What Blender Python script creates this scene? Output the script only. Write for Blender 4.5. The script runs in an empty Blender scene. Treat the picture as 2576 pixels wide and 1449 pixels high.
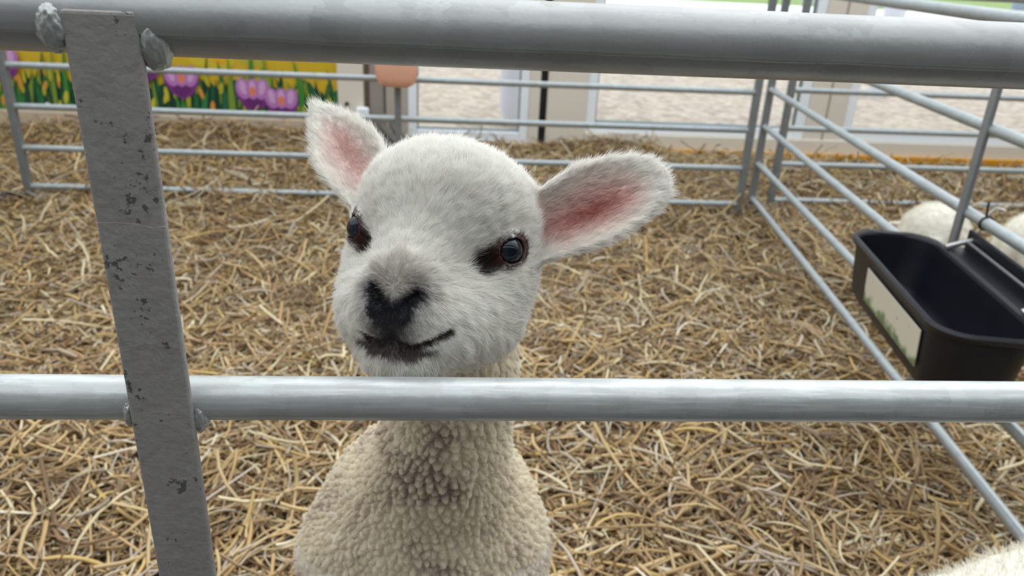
import bpy, bmesh, math, random
import numpy as np
from mathutils import Vector, Matrix, kdtree, noise as mnoise

# ------------------------------------------------------------------ camera, world, lights, exposure
sc = bpy.context.scene
col = sc.collection
W, H, F = 2576.0, 1449.0, 1935.0
CAM_H = 1.0
nad = np.array([1065., 5200.]) - np.array([W/2, H/2])          # where plumb lines converge in the frame
dn = np.array([nad[0], nad[1], F]); dn /= np.linalg.norm(dn)
up = -dn
fw = np.array([0, 0, 1.]) - up[2]*up; fw /= np.linalg.norm(fw)
rt = np.cross(fw, up)
if rt[0] < 0: rt = -rt
yaw = math.radians(4.8)
RC = np.array([[math.cos(yaw), math.sin(yaw), 0], [-math.sin(yaw), math.cos(yaw), 0], [0, 0, 1]]) @ np.array([rt, fw, up])
MC = RC @ np.diag([1., -1., -1.])
cam_data = bpy.data.cameras.new('camera')
cam_data.sensor_width = 36.0
cam_data.lens = F/W*36.0
cam_data.clip_start = 0.02
cam_data.clip_end = 300
cam_data.dof.use_dof = True
cam_data.dof.focus_distance = 0.43
cam_data.dof.aperture_fstop = 12.0
cam = bpy.data.objects.new('camera', cam_data)
col.objects.link(cam)
cam.matrix_world = Matrix.Translation((0, 0, CAM_H)) @ Matrix(MC.tolist()).to_4x4()
sc.camera = cam

sc.view_settings.view_transform = 'Standard'
sc.view_settings.look = 'None'
sc.view_settings.gamma = 1.0
sc.view_settings.use_curve_mapping = False
sc.view_settings.exposure = 0.34

world = bpy.data.worlds.new('overcast_sky'); sc.world = world
world.use_nodes = True
wn = world.node_tree; wn.nodes.clear()
w_out = wn.nodes.new('ShaderNodeOutputWorld'); w_bg = wn.nodes.new('ShaderNodeBackground')
w_tc = wn.nodes.new('ShaderNodeTexCoord'); w_sep = wn.nodes.new('ShaderNodeSeparateXYZ')
w_ramp = wn.nodes.new('ShaderNodeValToRGB')
w_ramp.color_ramp.elements[0].position = 0.0; w_ramp.color_ramp.elements[0].color = (0.62, 0.66, 0.70, 1)
w_ramp.color_ramp.elements[1].position = 0.7; w_ramp.color_ramp.elements[1].color = (0.93, 0.98, 1.0, 1)
wn.links.new(w_tc.outputs['Generated'], w_sep.inputs[0]); wn.links.new(w_sep.outputs['Z'], w_ramp.inputs[0])
wn.links.new(w_ramp.outputs[0], w_bg.inputs[0]); w_bg.inputs[1].default_value = 1.55
wn.links.new(w_bg.outputs[0], w_out.inputs[0])
sun_d = bpy.data.lights.new('soft_sun', 'SUN'); sun_d.energy = 0.8; sun_d.angle = math.radians(60); sun_d.color = (1, .98, .94)
sun = bpy.data.objects.new('soft_sun', sun_d); col.objects.link(sun)
sun.rotation_euler = (math.radians(-30), math.radians(22), 0)     # high cloud-veiled sun from beyond the windows

rng = np.random.default_rng(7)
random.seed(7)

# ------------------------------------------------------------------ helpers
def link(o, parent=None):
    col.objects.link(o)
    if parent is not None: o.parent = parent
    return o
def tag(o, label=None, cat=None, group=None, kind=None):
    if label: o['label'] = label
    if cat: o['category'] = cat
    if group: o['group'] = group
    if kind: o['kind'] = kind
    return o
def empty(name, loc=(0, 0, 0), rz=0.0):
    o = bpy.data.objects.new(name, None); o.location = loc; o.rotation_euler = (0, 0, rz)
    o.empty_display_size = .05
    return link(o)

class MB:
    """collects boxes, tubes and loose faces; build() links them as one mesh object"""
    def __init__(s): s.v = []; s.f = []; s.m = []
    def add(s, vs, fs, mi=0):
        b = len(s.v); s.v += [tuple(map(float, p)) for p in vs]; s.f += [tuple(b+i for i in f) for f in fs]; s.m += [mi]*len(fs)
    def box(s, x0, x1, y0, y1, z0, z1, mi=0):
        vs = [(x, y, z) for z in (z0, z1) for y in (y0, y1) for x in (x0, x1)]
        s.add(vs, [(0, 2, 3, 1), (4, 5, 7, 6), (0, 1, 5, 4), (2, 6, 7, 3), (0, 4, 6, 2), (1, 3, 7, 5)], mi)
    def tube(s, pts, r, n=16, cap=True, mi=0, prof=None):
        pts = [Vector(p) for p in pts]; rs = r if isinstance(r, (list, tuple)) else [r]*len(pts)
        t0 = (pts[1]-pts[0]).normalized(); u = t0.orthogonal().normalized() if abs(t0.z) > .9 else Vector((0, 0, 1)).cross(t0).normalized()
        vs = []; fs = []
        for i, p in enumerate(pts):
            t = (pts[min(i+1, len(pts)-1)]-pts[max(i-1, 0)]).normalized()
            u = (u - t*u.dot(t)).normalized(); w = t.cross(u)
            for k in range(n):
                a = 2*math.pi*k/n; rr = rs[i]*(prof(i, a) if prof else 1)
                vs.append(p + (u*math.cos(a)+w*math.sin(a))*rr)
        for i in range(len(pts)-1):
            for k in range(n):
                a, b = i*n+k, i*n+(k+1) % n
                fs.append((a, b, b+n, a+n))
        if cap: fs += [tuple(reversed(range(n))), tuple(range((len(pts)-1)*n, len(pts)*n))]
        s.add(vs, fs, mi)
    def build(s, name, mat, parent=None, smooth=True, bevel=0.0, seg=2, sharp=35):
        me = bpy.data.meshes.new(name); me.from_pydata(s.v, [], s.f); me.update()
        for m in (mat if isinstance(mat, (list, tuple)) else [mat]): me.materials.append(m)
        me.polygons.foreach_set('material_index', s.m)
        o = bpy.data.objects.new(name, me); link(o, parent)
        if smooth:
            me.polygons.foreach_set('use_smooth', [True]*len(s.f))
            me.set_sharp_from_angle(angle=math.radians(sharp))
        if bevel > 0:
            b = o.modifiers.new('bevel', 'BEVEL'); b.width = bevel; b.segments = seg; b.limit_method = 'ANGLE'; b.angle_limit = math.radians(40)
        return o

def srgb(r, g, b):
    f = lambda c: (c/255/12.92) if c/255 <= .04045 else ((c/255+.055)/1.055)**2.4
    return (f(r), f(g), f(b), 1.0)
def mat_new(name):
    m = bpy.data.materials.new(name); m.use_nodes = True
    return m, m.node_tree, m.node_tree.nodes['Principled BSDF']
def mat_plain(name, c, rough=.6, metal=0., spec=.5, var=0.0, scale=20, bump=0.0, bscale=200):
    m, nt, p = mat_new(name)
    p.inputs['Roughness'].default_value = rough; p.inputs['Metallic'].default_value = metal
    p.inputs['Specular IOR Level'].default_value = spec
    tc = nt.nodes.new('ShaderNodeTexCoord')
    nz = nt.nodes.new('ShaderNodeTexNoise'); nz.inputs['Scale'].default_value = scale; nz.inputs['Detail'].default_value = 5
    nt.links.new(tc.outputs['Object'], nz.inputs['Vector'])
    mx = nt.nodes.new('ShaderNodeMix'); mx.data_type = 'RGBA'
    mx.inputs[6].default_value = tuple(max(0, x*(1-var)) for x in c[:3])+(1,)
    mx.inputs[7].default_value = tuple(min(1, x*(1+var)) for x in c[:3])+(1,)
    nt.links.new(nz.outputs['Fac'], mx.inputs[0]); nt.links.new(mx.outputs[2], p.inputs['Base Color'])
    if bump > 0:
        n2 = nt.nodes.new('ShaderNodeTexNoise'); n2.inputs['Scale'].default_value = bscale; n2.inputs['Detail'].default_value = 4
        nt.links.new(tc.outputs['Object'], n2.inputs['Vector'])
        b = nt.nodes.new('ShaderNodeBump'); b.inputs['Strength'].default_value = bump; b.inputs['Distance'].default_value = .002
        nt.links.new(n2.outputs['Fac'], b.inputs['Height']); nt.links.new(b.outputs[0], p.inputs['Normal'])
    return m

def mat_galv(name, base, rough, metal, scratch=.25, chips=.0, sc_=60, bump=.15):
    """hot-dip galvanised steel: mottled zinc spangle, faint diagonal scratches, dark pits"""
    m, nt, p = mat_new(name); N = nt.nodes.new; L = nt.links.new
    tc = N('ShaderNodeTexCoord')
    vor = N('ShaderNodeTexVoronoi'); vor.inputs['Scale'].default_value = sc_; vor.feature = 'F1'
    wob = N('ShaderNodeTexNoise'); wob.inputs['Scale'].default_value = sc_*1.7; wob.inputs['Detail'].default_value = 3
    addv = N('ShaderNodeVectorMath'); addv.operation = 'MULTIPLY_ADD'; addv.inputs[1].default_value = (.02, .02, .02)
    L(tc.outputs['Object'], wob.inputs['Vector']); L(wob.outputs['Color'], addv.inputs[0]); L(tc.outputs['Object'], addv.inputs[2]); L(addv.outputs[0], vor.inputs['Vector'])
    n1 = N('ShaderNodeTexNoise'); n1.inputs['Scale'].default_value = 14; n1.inputs['Detail'].default_value = 7; L(tc.outputs['Object'], n1.inputs['Vector'])
    # scratches: noise stretched along a diagonal
    mp = N('ShaderNodeMapping'); mp.inputs['Rotation'].default_value = (0, math.radians(52), 0); mp.inputs['Scale'].default_value = (30, 200, 650)
    L(tc.outputs['Object'], mp.inputs['Vector'])
    ns = N('ShaderNodeTexNoise'); ns.inputs['Scale'].default_value = 1; ns.inputs['Detail'].default_value = 3; L(mp.outputs[0], ns.inputs['Vector'])
    sr = N('ShaderNodeValToRGB'); sr.color_ramp.elements[0].position = .50; sr.color_ramp.elements[1].position = .68; L(ns.outputs['Fac'], sr.inputs[0])
    c0 = N('ShaderNodeMix'); c0.data_type = 'RGBA'
    c0.inputs[6].default_value = tuple(x*.78 for x in base[:3])+(1,); c0.inputs[7].default_value = tuple(min(1, x*1.2) for x in base[:3])+(1,)
    L(vor.outputs['Color'], c0.inputs[0])
    c1 = N('ShaderNodeMix'); c1.data_type = 'RGBA'; c1.inputs[7].default_value = tuple(min(1, x*1.15) for x in base[:3])+(1,)
    L(n1.outputs['Fac'], c1.inputs[0]); L(c0.outputs[2], c1.inputs[6])
    c2 = N('ShaderNodeMix'); c2.data_type = 'RGBA'; c2.inputs[7].default_value = tuple(min(1, x*1.5+.05) for x in base[:3])+(1,)
    ml = N('ShaderNodeMath'); ml.operation = 'MULTIPLY'; ml.inputs[1].default_value = scratch; L(sr.outputs[0], ml.inputs[0]); L(ml.outputs[0], c2.inputs[0]); L(c1.outputs[2], c2.inputs[6])
    outc = c2
    if chips > 0:
        nc = N('ShaderNodeTexNoise'); nc.inputs['Scale'].default_value = 330; nc.inputs['Detail'].default_value = 4; L(tc.outputs['Object'], nc.inputs['Vector'])
        nb = N('ShaderNodeTexNoise'); nb.inputs['Scale'].default_value = 40; nb.inputs['Detail'].default_value = 2; L(tc.outputs['Object'], nb.inputs['Vector'])
        mm = N('ShaderNodeMath'); mm.operation = 'MULTIPLY'; L(nc.outputs['Fac'], mm.inputs[0]); L(nb.outputs['Fac'], mm.inputs[1])
        rc = N('ShaderNodeValToRGB'); rc.color_ramp.elements[0].position = .37; rc.color_ramp.elements[1].position = .40; L(mm.outputs[0], rc.inputs[0])
        m3 = N('ShaderNodeMath'); m3.operation = 'MULTIPLY'; m3.inputs[1].default_value = chips; L(rc.outputs[0], m3.inputs[0])
        c3 = N('ShaderNodeMix'); c3.data_type = 'RGBA'; c3.inputs[7].default_value = (.045, .047, .05, 1); L(m3.outputs[0], c3.inputs[0]); L(c2.outputs[2], c3.inputs[6]); outc = c3
    L(outc.outputs[2], p.inputs['Base Color'])
    p.inputs['Metallic'].default_value = metal
    rr = N('ShaderNodeMapRange'); rr.inputs['To Min'].default_value = rough-.08; rr.inputs['To Max'].default_value = rough+.12; L(n1.outputs['Fac'], rr.inputs['Value']); L(rr.outputs[0], p.inputs['Roughness'])
    nb2 = N('ShaderNodeTexNoise'); nb2.inputs['Scale'].default_value = 220; nb2.inputs['Detail'].default_value = 5; L(tc.outputs['Object'], nb2.inputs['Vector'])
    bp = N('ShaderNodeBump'); bp.inputs['Strength'].default_value = bump; bp.inputs['Distance'].default_value = .0012; L(nb2.outputs['Fac'], bp.inputs['Height']); L(bp.outputs[0], p.inputs['Normal'])
    return m

M_rail = mat_galv('galvanised_tube', (.46, .485, .49), .36, .35, scratch=.45)
M_railtop = mat_galv('galvanised_tube_dull', (.335, .345, .35), .42, .35, scratch=.12)
M_post = mat_galv('galvanised_bar_pitted', (.315, .305, .30), .62, .15, scratch=.06, chips=.75, sc_=90, bump=.5)
M_far = mat_galv('galvanised_far', (.36, .40, .42), .42, .5, scratch=.1)
M_farpost = mat_galv('galvanised_far_post', (.22, .24, .25), .5, .4, scratch=.1)
M_dark = mat_plain('dark_cast_iron', (.05, .055, .06, 1), .55, .3, var=.3)
M_cream = mat_plain('cream_upvc', srgb(222, 215, 203), .4, var=.04, scale=4)
M_white = mat_plain('white_upvc', srgb(240, 246, 255), .35, var=.03, scale=4)
M_greypanel = mat_plain('shaded_reveal_grey', srgb(150, 143, 136), .5, var=.06)
M_black = mat_plain('black_rubber_seal', (.008, .009, .012, 1), .5, var=.2)
M_plastic = mat_plain('black_trough_plastic', (.006, .0075, .013, 1), .42, spec=.35, var=.3, scale=12, bump=.08, bscale=400)
M_yellow = mat_plain('yellow_strip_paint', srgb(214, 150, 20), .5, var=.12, scale=6)

# ------------------------------------------------------------------ setting: ground, building
def box_obj(name, b, mat, kind='structure', parent=None, bevel=0.0):
    mb = MB(); mb.box(*b); o = mb.build(name, mat, parent, smooth=False, bevel=bevel)
    if kind and parent is None: o['kind'] = kind
    return o

def floor_h(x, y):
    """top of the trodden straw bed"""
    h = .012*math.sin(2.3*x+1.1*y)+.010*math.sin(4.1*y-1.7*x+.6)+.006*math.sin(9*x+3*y)
    if y > 3.9:
        k = (y-3.9)/.42
        h += k*k*(.045+.03*math.exp(-((x-.9)/.3)**2)+.03*math.exp(-((x+1.6)/1.0)**2))*(1-min(1, max(0, (x-1.0)/.35)))
        h -= .040*min(1, k)*min(1, max(0, (x-1.0)/.35))
    return h

# gap-filling bed of crushed straw under the loose stems
m, nt, p = mat_new('crushed_straw'); N = nt.nodes.new; L = nt.links.new
tc = N('ShaderNodeTexCoord'); mp = N('ShaderNodeMapping'); mp.inputs['Scale'].default_value = (60, 9, 20); L(tc.outputs['Object'], mp.inputs[0])
n1 = N('ShaderNodeTexNoise'); n1.inputs['Scale'].default_value = 3; n1.inputs['Detail'].default_value = 6; n1.inputs['Distortion'].default_value = 1.4; L(mp.outputs[0], n1.inputs['Vector'])
rp = N('ShaderNodeValToRGB'); e = rp.color_ramp.elements; e[0].position = .3; e[0].color = srgb(70, 52, 34); e[1].position = .72; e[1].color = srgb(176, 142, 96)
L(n1.outputs['Fac'], rp.inputs[0]); L(rp.outputs[0], p.inputs['Base Color']); p.inputs['Roughness'].default_value = .8
bp = N('ShaderNodeBump'); bp.inputs['Distance'].default_value = .01; L(n1.outputs['Fac'], bp.inputs['Height']); L(bp.outputs[0], p.inputs['Normal'])
M_bed = m
M_conc = mat_plain('visitor_floor', (.085, .08, .075, 1), .8, var=.25, scale=8, bump=.2)
mb = MB(); nx, ny = 120, 70
xs_ = np.linspace(-4.2, 4.6, nx); ys_ = np.linspace(.40, 4.34, ny)
mb.add([(x, y, floor_h(x, y)-.012) for y in ys_ for x in xs_], [(j*nx+i, j*nx+i+1, (j+1)*nx+i+1, (j+1)*nx+i) for j in range(ny-1) for i in range(nx-1)])
o = mb.build('floor', M_bed); o['kind'] = 'structure'
box_obj('floor_visitor_side', (-4.2, 4.6, -2.6, .40, -.12, -.03), M_conc)

# outside ground
m, nt, p = mat_new('pale_gravel'); N = nt.nodes.new; L = nt.links.new
tc = N('ShaderNodeTexCoord'); v = N('ShaderNodeTexVoronoi'); v.inputs['Scale'].default_value = 20; L(tc.outputs['Object'], v.inputs['Vector'])
rp = N('ShaderNodeValToRGB'); e = rp.color_ramp.elements; e[0].color = srgb(128, 114, 100); e[1].color = srgb(206, 192, 180)
n1 = N('ShaderNodeTexNoise'); n1.inputs['Scale'].default_value = 7; n1.inputs['Detail'].default_value = 8; L(tc.outputs['Object'], n1.inputs['Vector'])
sp = N('ShaderNodeSeparateColor'); L(v.outputs['Color'], sp.inputs[0])
mm = N('ShaderNodeMath'); mm.operation = 'MULTIPLY_ADD'; mm.inputs[1].default_value = .55; L(sp.outputs[0], mm.inputs[0])
m5 = N('ShaderNodeMath'); m5.operation = 'MULTIPLY'; m5.inputs[1].default_value = .5; L(n1.outputs['Fac'], m5.inputs[0]); L(m5.outputs[0], mm.inputs[2])
L(mm.outputs[0], rp.inputs[0]); L(rp.outputs[0], p.inputs['Base Color']); p.inputs['Roughness'].default_value = .9
bp = N('ShaderNodeBump'); bp.inputs['Distance'].default_value = .01; L(v.outputs['Distance'], bp.inputs['Height']); L(bp.outputs[0], p.inputs['Normal'])
M_gravel = m
M_grass = mat_plain('mown_grass', srgb(128, 150, 84), .9, var=.35, scale=3)
M_kerb = mat_plain('white_edging', srgb(240, 244, 245), .6, var=.03)
M_path = mat_plain('blue_grey_path', srgb(150, 160, 190), .7, var=.08)
box_obj('ground_outside', (-12, 30, 4.45, 19, -.10, -.02), M_gravel)
box_obj('kerb_outside', (-12, 40, 19, 23.5, -.10, .02), M_kerb)
box_obj('lawn_outside', (-12, 60, 23.5, 80, -.12, .0), M_grass)
box_obj('path_outside', (12, 60, 26, 28.5, 0.0, .012), M_path)

# far wall of windows and doors
WY = 4.365
def window(n, x0, x1, z0, z1, fw_=.045, fl=None, fr=None):
    r = empty('window_%d' % n, ((x0+x1)/2, WY, 0)); r['kind'] = 'structure'
    f = MB(); cx = (x0+x1)/2; a, b = x0-cx, x1-cx
    f.box(a, a+fw_, -.02, .05, z0, z1); f.box(b-fw_, b, -.02, .05, z0, z1)
    f.box(a+fw_, b-fw_, -.02, .05, z0, z0+fw_); f.box(a+fw_, b-fw_, -.02, .05, z1-fw_, z1)
    f.build('window_frame', M_white, r, smooth=False, bevel=.006)
    g = MB(); g.box(a+fw_-.004, b-fw_+.004, .012, .020, z0+fw_-.004, z1-fw_+.004); g.build('window_pane', M_glass, r, smooth=False)
    gk = MB()
    for (q0, q1) in ((a+fw_, a+fw_+.007), (b-fw_-.007, b-fw_)): gk.box(q0, q1, -.004, .03, z0+fw_, z1-fw_)
    gk.box(a+fw_, b-fw_, -.004, .03, z0+fw_, z0+fw_+.007); gk.build('window_gasket', M_gasket, r, smooth=False)
    return r
M_gasket = mat_plain('grey_gasket', srgb(120, 135, 140), .5)
m, nt, p = mat_new('clear_glass'); nt.nodes.remove(p)
tr = nt.nodes.new('ShaderNodeBsdfTransparent'); tr.inputs[0].default_value = (.96, .98, .98, 1)
gl = nt.nodes.new('ShaderNodeBsdfGlossy'); gl.inputs['Roughness'].default_value = .02
fr_ = nt.nodes.new('ShaderNodeFresnel'); fr_.inputs[0].default_value = 1.45; mx = nt.nodes.new('ShaderNodeMixShader')
nt.links.new(fr_.outputs[0], mx.inputs[0]); nt.links.new(tr.outputs[0], mx.inputs[1]); nt.links.new(gl.outputs[0], mx.inputs[2])
nt.links.new(mx.outputs[0], nt.nodes['Material Output'].inputs[0])
M_glass = m
window(1, -.265, .41, .03, 2.1, .05)
window(2, .735, 2.02, .095, 2.1, .055)
window(3, 2.245, 3.60, .095, 2.1, .055)
def trim(n, b, mat, bevel=.004):
    return box_obj('trim_%d' % n, b, mat, bevel=bevel)
trim(1, (-.645, -.505, WY-.035, WY+.06, .02, 2.2), M_cream)
trim(2, (-.505, -.475, WY+.01, WY+.06, 0, 2.2), mat_plain('brown_gap', srgb(120, 100, 84), .7))
trim(3, (-.475, -.385, WY-.01, WY+.06, 0, 2.2), M_greypanel)  # shaded face of the window frame, its shade put into the grey
trim(4, (-.385, -.265, WY-.02, WY+.06, 0, 2.2), mat_plain('shaded_reveal_beige', srgb(176, 168, 158), .5, var=.05))  # same frame in shade, the darkening mixed into the beige
trim(5, (.41, .468, WY-.03, WY+.06, 0, 2.2), M_cream)
trim(6, (.468, .510, WY+.0, WY+.06, -.02, 2.2), M_black)
trim(7, (.510, .735, WY-.03, WY+.06, 0, 2.2), M_cream)
trim(8, (2.02, 2.245, WY-.03, WY+.06, 0, 2.2), M_cream)
trim(9, (2.125, 2.135, WY-.034, WY-.028, 0, 2.2), M_greypanel)
box_obj('baseboard_right', (.735, 3.9, WY-.045, WY+.06, -.07, .095), M_cream, bevel=.004)
trim(10, (1.05, 3.9, WY-.075, WY-.045, -.07, .018), M_yellow)
trim(11, (-.398, -.380, WY-.016, WY-.009, .165, .55), mat_plain('slot_grey', srgb(84, 84, 82), .6))
box_obj('baseboard_left', (-4.2, -.645, WY-.05, WY+.06, -.02, .118), mat_plain('cream_board', srgb(196, 180, 160), .6, var=.06), bevel=.006)
box_obj('wall_left', (-4.2, -.645, WY+.004, WY+.1, .118, 2.2), M_cream)
box_obj('wall_far_upper', (-4.2, 4.6, WY, WY+.1, 2.2, 2.45), M_cream)
box_obj('wall_right_end', (3.60, 4.6, WY, WY+.1, -.02, 2.2), M_cream)
box_obj('wall_left_side', (-4.3, -4.2, -2.7, WY+.1, -.12, 2.6), M_cream)
box_obj('wall_right_side', (4.6, 4.7, -2.7, WY+.1, -.12, 2.6), M_cream)
# visitor side: an opaque wall, and an unseen roof strip added to dim this side
M_shade_roof = mat_plain('shade_roof', (.30, .28, .26, 1), .8, var=.1)
box_obj('shade_roof_strip', (-4.2, 4.6, -2.7, -1.1, 2.35, 2.45), M_shade_roof)
box_obj('wall_back', (-4.2, 4.6, -2.7, -2.6, -.12, 2.35), mat_plain('walkway_wall', (.16, .15, .14, 1), .8, var=.1))

# small things by the door frame
mb = MB(); mb.tube([(-.596, WY-.042, .211), (-.596, WY-.034, .211)], .011, 16)
o = mb.build('bolt_hole', M_black); tag(o, 'small dark round hole in the cream post beside the flower mural', 'hole')
mb = MB(); mb.box(-.545, -.475, WY-.075, WY-.04, .06, .20)
o = mb.build('white_box', M_white, bevel=.012, seg=3); tag(o, 'small white plastic box at the foot of the cream post', 'box')

# mural: painted crocuses and daffodil leaves on a board
def mural():
    mb = MB(); cols = []
    y0 = WY-.012; ord_ = [0]
    def poly(pts, c):
        ord_[0] += 1
        yy = y0-.0002-.00003*ord_[0]
        mb.add([(x, yy, z) for x, z in pts], [tuple(range(len(pts)))]); cols.append(c)
    x0, x1, z0, z1 = -3.6, -.645, .118, .95
    # board body
    mb.box(x0, x1, y0, WY+.0, z0, z1); cols.extend([srgb(205, 172, 40)]*6)
    R_ = random.Random(3)
    def blob(cx, cz, rx, rz, c, n=20, rot=0, sq=1):
        pts = []
        for k in range(n):
            a = 2*math.pi*k/n; X = rx*math.copysign(abs(math.cos(a))**sq, math.cos(a)); Z = rz*math.sin(a)
            pts.append((cx+X*math.cos(rot)-Z*math.sin(rot), cz+X*math.sin(rot)+Z*math.cos(rot)))
        poly(pts, c)
    def leaf(cx, zb, h, w, lean, c):
        pts = []
        for k in range(9):
            t = k/8; pts.append((cx-w*(1-t**2.2)*.5+lean*t*t, zb+h*t))
        for k in range(8, -1, -1):
            t = k/8; pts.append((cx+w*(1-t**2.2)*.5+lean*t*t, zb+h*t))
        poly([q for q in pts], c)
    # background: yellow-green wash with golden rounds
    for k in range(60):
        cx = R_.uniform(x0+.08, x1-.1); cz = R_.uniform(.40, .86)
        blob(cx, cz, R_.uniform(.04, .09), R_.uniform(.03, .08), R_.choice([srgb(222, 170, 30), srgb(206, 186, 52), srgb(180, 176, 60), srgb(228, 150, 28)]))
    # dark green undergrowth
    poly([(x0, z0)]+[(x0+(x1-x0)*k/60, .27+.04*math.sin(k*1.7)+.03*math.sin(k*.7)) for k in range(61)]+[(x1, z0)], srgb(26, 92, 58))
    for k in range(420):
        cx = R_.uniform(x0+.02, x1-.02); h = R_.uniform(.08, .24)
        if R_.random() < .10: h += .16
        lean = R_.uniform(-.05, .05)
        lean = max(x0-cx+.005, min(x1-cx-.005, lean))
        leaf(cx, z0+.001, h, R_.uniform(.018, .04), lean,
             R_.choice([srgb(16, 70, 52), srgb(30, 100, 62), srgb(44, 122, 70), srgb(120, 146, 50), srgb(14, 56, 48), srgb(20, 78, 54), srgb(60, 130, 52)]))
    for k in range(150):
        cx = R_.uniform(x0+.03, x1-.03); cz = R_.uniform(.15, .36)
        blob(cx, cz, R_.uniform(.006, .014), R_.uniform(.02, .045), R_.choice([srgb(196, 188, 52), srgb(176, 170, 48), srgb(206, 146, 60), srgb(130, 150, 46)]), rot=R_.uniform(-.4, .4))
    # crocuses: deep purple cup, paler petals, orange heart
    spots = [(-1.65, .385), (-1.47, .30), (-1.10, .245), (-.95, .20), (-2.52, .30), (-2.38, .36), (-1.92, .22), (-2.85, .2), (-3.1, .3), (-3.35, .22)]
    for (cx, cz) in spots:
        s = .090
        cup = [(-1, .35), (-.98, -.1), (-.62, -.72), (0, -1.1), (.62, -.72), (.98, -.1), (1, .35), (.55, .1), (0, .42), (-.55, .1)]
        poly([(cx+s*a, cz+s*b) for a, b in cup], srgb(122, 48, 128))
        poly([(cx+s*a, cz+s*b) for a, b in [(-.6, -.55), (0, -1.0), (.6, -.55), (.3, -.1), (0, .1), (-.3, -.1)]], srgb(98, 38, 110))
        for dx, rr in ((-.55, .42), (.55, .42), (0, .38)):
            blob(cx+s*dx, cz+s*.30, s*rr, s*.62, srgb(178, 120, 188), rot=-dx*.4)
            blob(cx+s*dx, cz+s*.38, s*rr*.5, s*.42, srgb(206, 160, 204), rot=-dx*.4)
        blob(cx, cz+s*.15, s*.2, s*.28, srgb(222, 128, 88))
    me_o = mb.build('flower_mural', M_mural, smooth=False)
    ca = me_o.data.color_attributes.new('paint', 'FLOAT_COLOR', 'CORNER')
    arr = []
    for pl, c in zip(me_o.data.polygons, cols): arr += list(c)*pl.loop_total
    ca.data.foreach_set('color', arr)
    return me_o
m, nt, p = mat_new('mural_paint'); at = nt.nodes.new('ShaderNodeAttribute'); at.attribute_name = 'paint'
nt.links.new(at.outputs['Color'], p.inputs['Base Color']); p.inputs['Roughness'].default_value = .45
M_mural = m
tag(mural(), 'colourful painted mural board of purple crocuses and green leaves on yellow', 'mural')
mb = MB(); mb.tube([(-2.19, WY-.03, .152), (-2.19, WY-.012, .152)], [.009, .011], 14)
tag(mb.build('screw_cap', M_white), 'small white screw cap at the foot of the flower mural', 'screw')

# white bollards with orange tops beyond the glass
M_or = mat_plain('orange_plastic', srgb(240, 150, 90), .5); M_bw = mat_plain('white_lilac_plastic', srgb(226, 230, 246), .45, var=.03)
def bollard(x, y, label, h=.9):
    r = empty('bollard', (x, y, -.02)); tag(r, label, 'bollard')
    b = MB(); b.tube([(0, 0, 0), (0, 0, .05), (0, 0, .12), (0, 0, h-.06)], [.062, .066, .088, .092], 24); b.build('body', M_bw, r)
    t = MB(); t.tube([(0, 0, h-.06), (0, 0, h+.05), (0, 0, h+.09), (0, 0, h+.1)], [.096, .094, .07, .02], 24); t.build('orange_cap', M_or, r)
bollard(.372, 5.06, 'white bollard standing just outside the left glass door')
bollard(3.77, 6.82, 'white bollard with orange cap outside the right-hand window', .86)
# low blue-grey barrier on the lawn outside
r = empty('barrier', (19.5, 26, 0)); tag(r, 'low blue-grey barrier lying on the grass far outside the window', 'barrier')
b = MB(); b.box(-1.1, 1.1, -.12, .12, .10, .55); b.build('beam', M_path, r, smooth=False, bevel=.04)
b = MB(); b.box(.9, 1.1, -.12, .12, 0, 1.3); b.build('upright', mat_plain('pale_blue_metal', srgb(190, 214, 232), .5), r, smooth=False, bevel=.02)

# ------------------------------------------------------------------ hurdles
def rail_obj(parent, L0, L1, z, r, mat, n=20, name='rail', bend=True):
    t = MB(); pts = [(L0, 0, z), ((L0+L1)/2, 0, z), (L1, 0, z)]; t.tube(pts, r, n)
    return t.build(name, mat, parent)
def hurdle(name, p0, p1, zs, label, group, braces=(), r=.0125, rtop=.015, post_r=None, feet=True, mat=None, pmat=None, end_posts=(True, True)):
    """a sheep hurdle: tube rails between two flat-section end posts, flat brace bars, shoe feet"""
    mat = mat or M_far; pmat = pmat or M_farpost
    d = Vector((p1[0]-p0[0], p1[1]-p0[1], 0)); Ln = d.length; ang = math.atan2(d.y, d.x)
    R0 = empty(name, (p0[0], p0[1], 0), ang); tag(R0, label, 'hurdle', group)
    ztop = zs[-1]
    for i, z in enumerate(zs):
        last = i == len(zs)-1
        t = MB(); rr = rtop if last else r
        t.tube([(.0, 0, z), (Ln*.25, 0, z), (Ln*.5, 0, z), (Ln*.75, 0, z), (Ln, 0, z)], rr, 20); t.build('rail', mat, R0)
    for k, x in enumerate((0, Ln)):
        if not end_posts[k]: continue
        t = MB(); t.box(x-.0145, x+.0145, -.0145, .0145, -.03, ztop+.01); t.build('end_post', pmat, R0, smooth=False, bevel=.004)
        if feet:
            f = MB(); f.tube([(x+(.02 if k == 0 else -.02), -.004, .035), (x+(.02 if k == 0 else -.02), -.004, .0), (x+(.02 if k == 0 else -.02), -.004, -.03)], [.016, .026, .024], 16); f.build('foot', M_farpost, R0)
    for x in braces:
        t = MB(); t.box(x-.013, x+.013, -.016, -.006, .02, ztop); t.build('brace', pmat, R0, smooth=False, bevel=.002)
        w = MB()
    return R0
ZS = [.062, .218, .380, .535, .715, .93]
back = hurdle('sheep_hurdle', (-1.706, 3.114), (1.222, 3.114), ZS, 'long galvanised metal hurdle across the back of the straw pen', 'galvanised hurdles', braces=(1.478,))
side = hurdle('sheep_hurdle', (1.318, 3.22), (.985, .50), ZS, 'galvanised hurdle running from the back corner towards the viewer, black trough hung on it', 'galvanised hurdles', braces=(1.70,))
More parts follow.
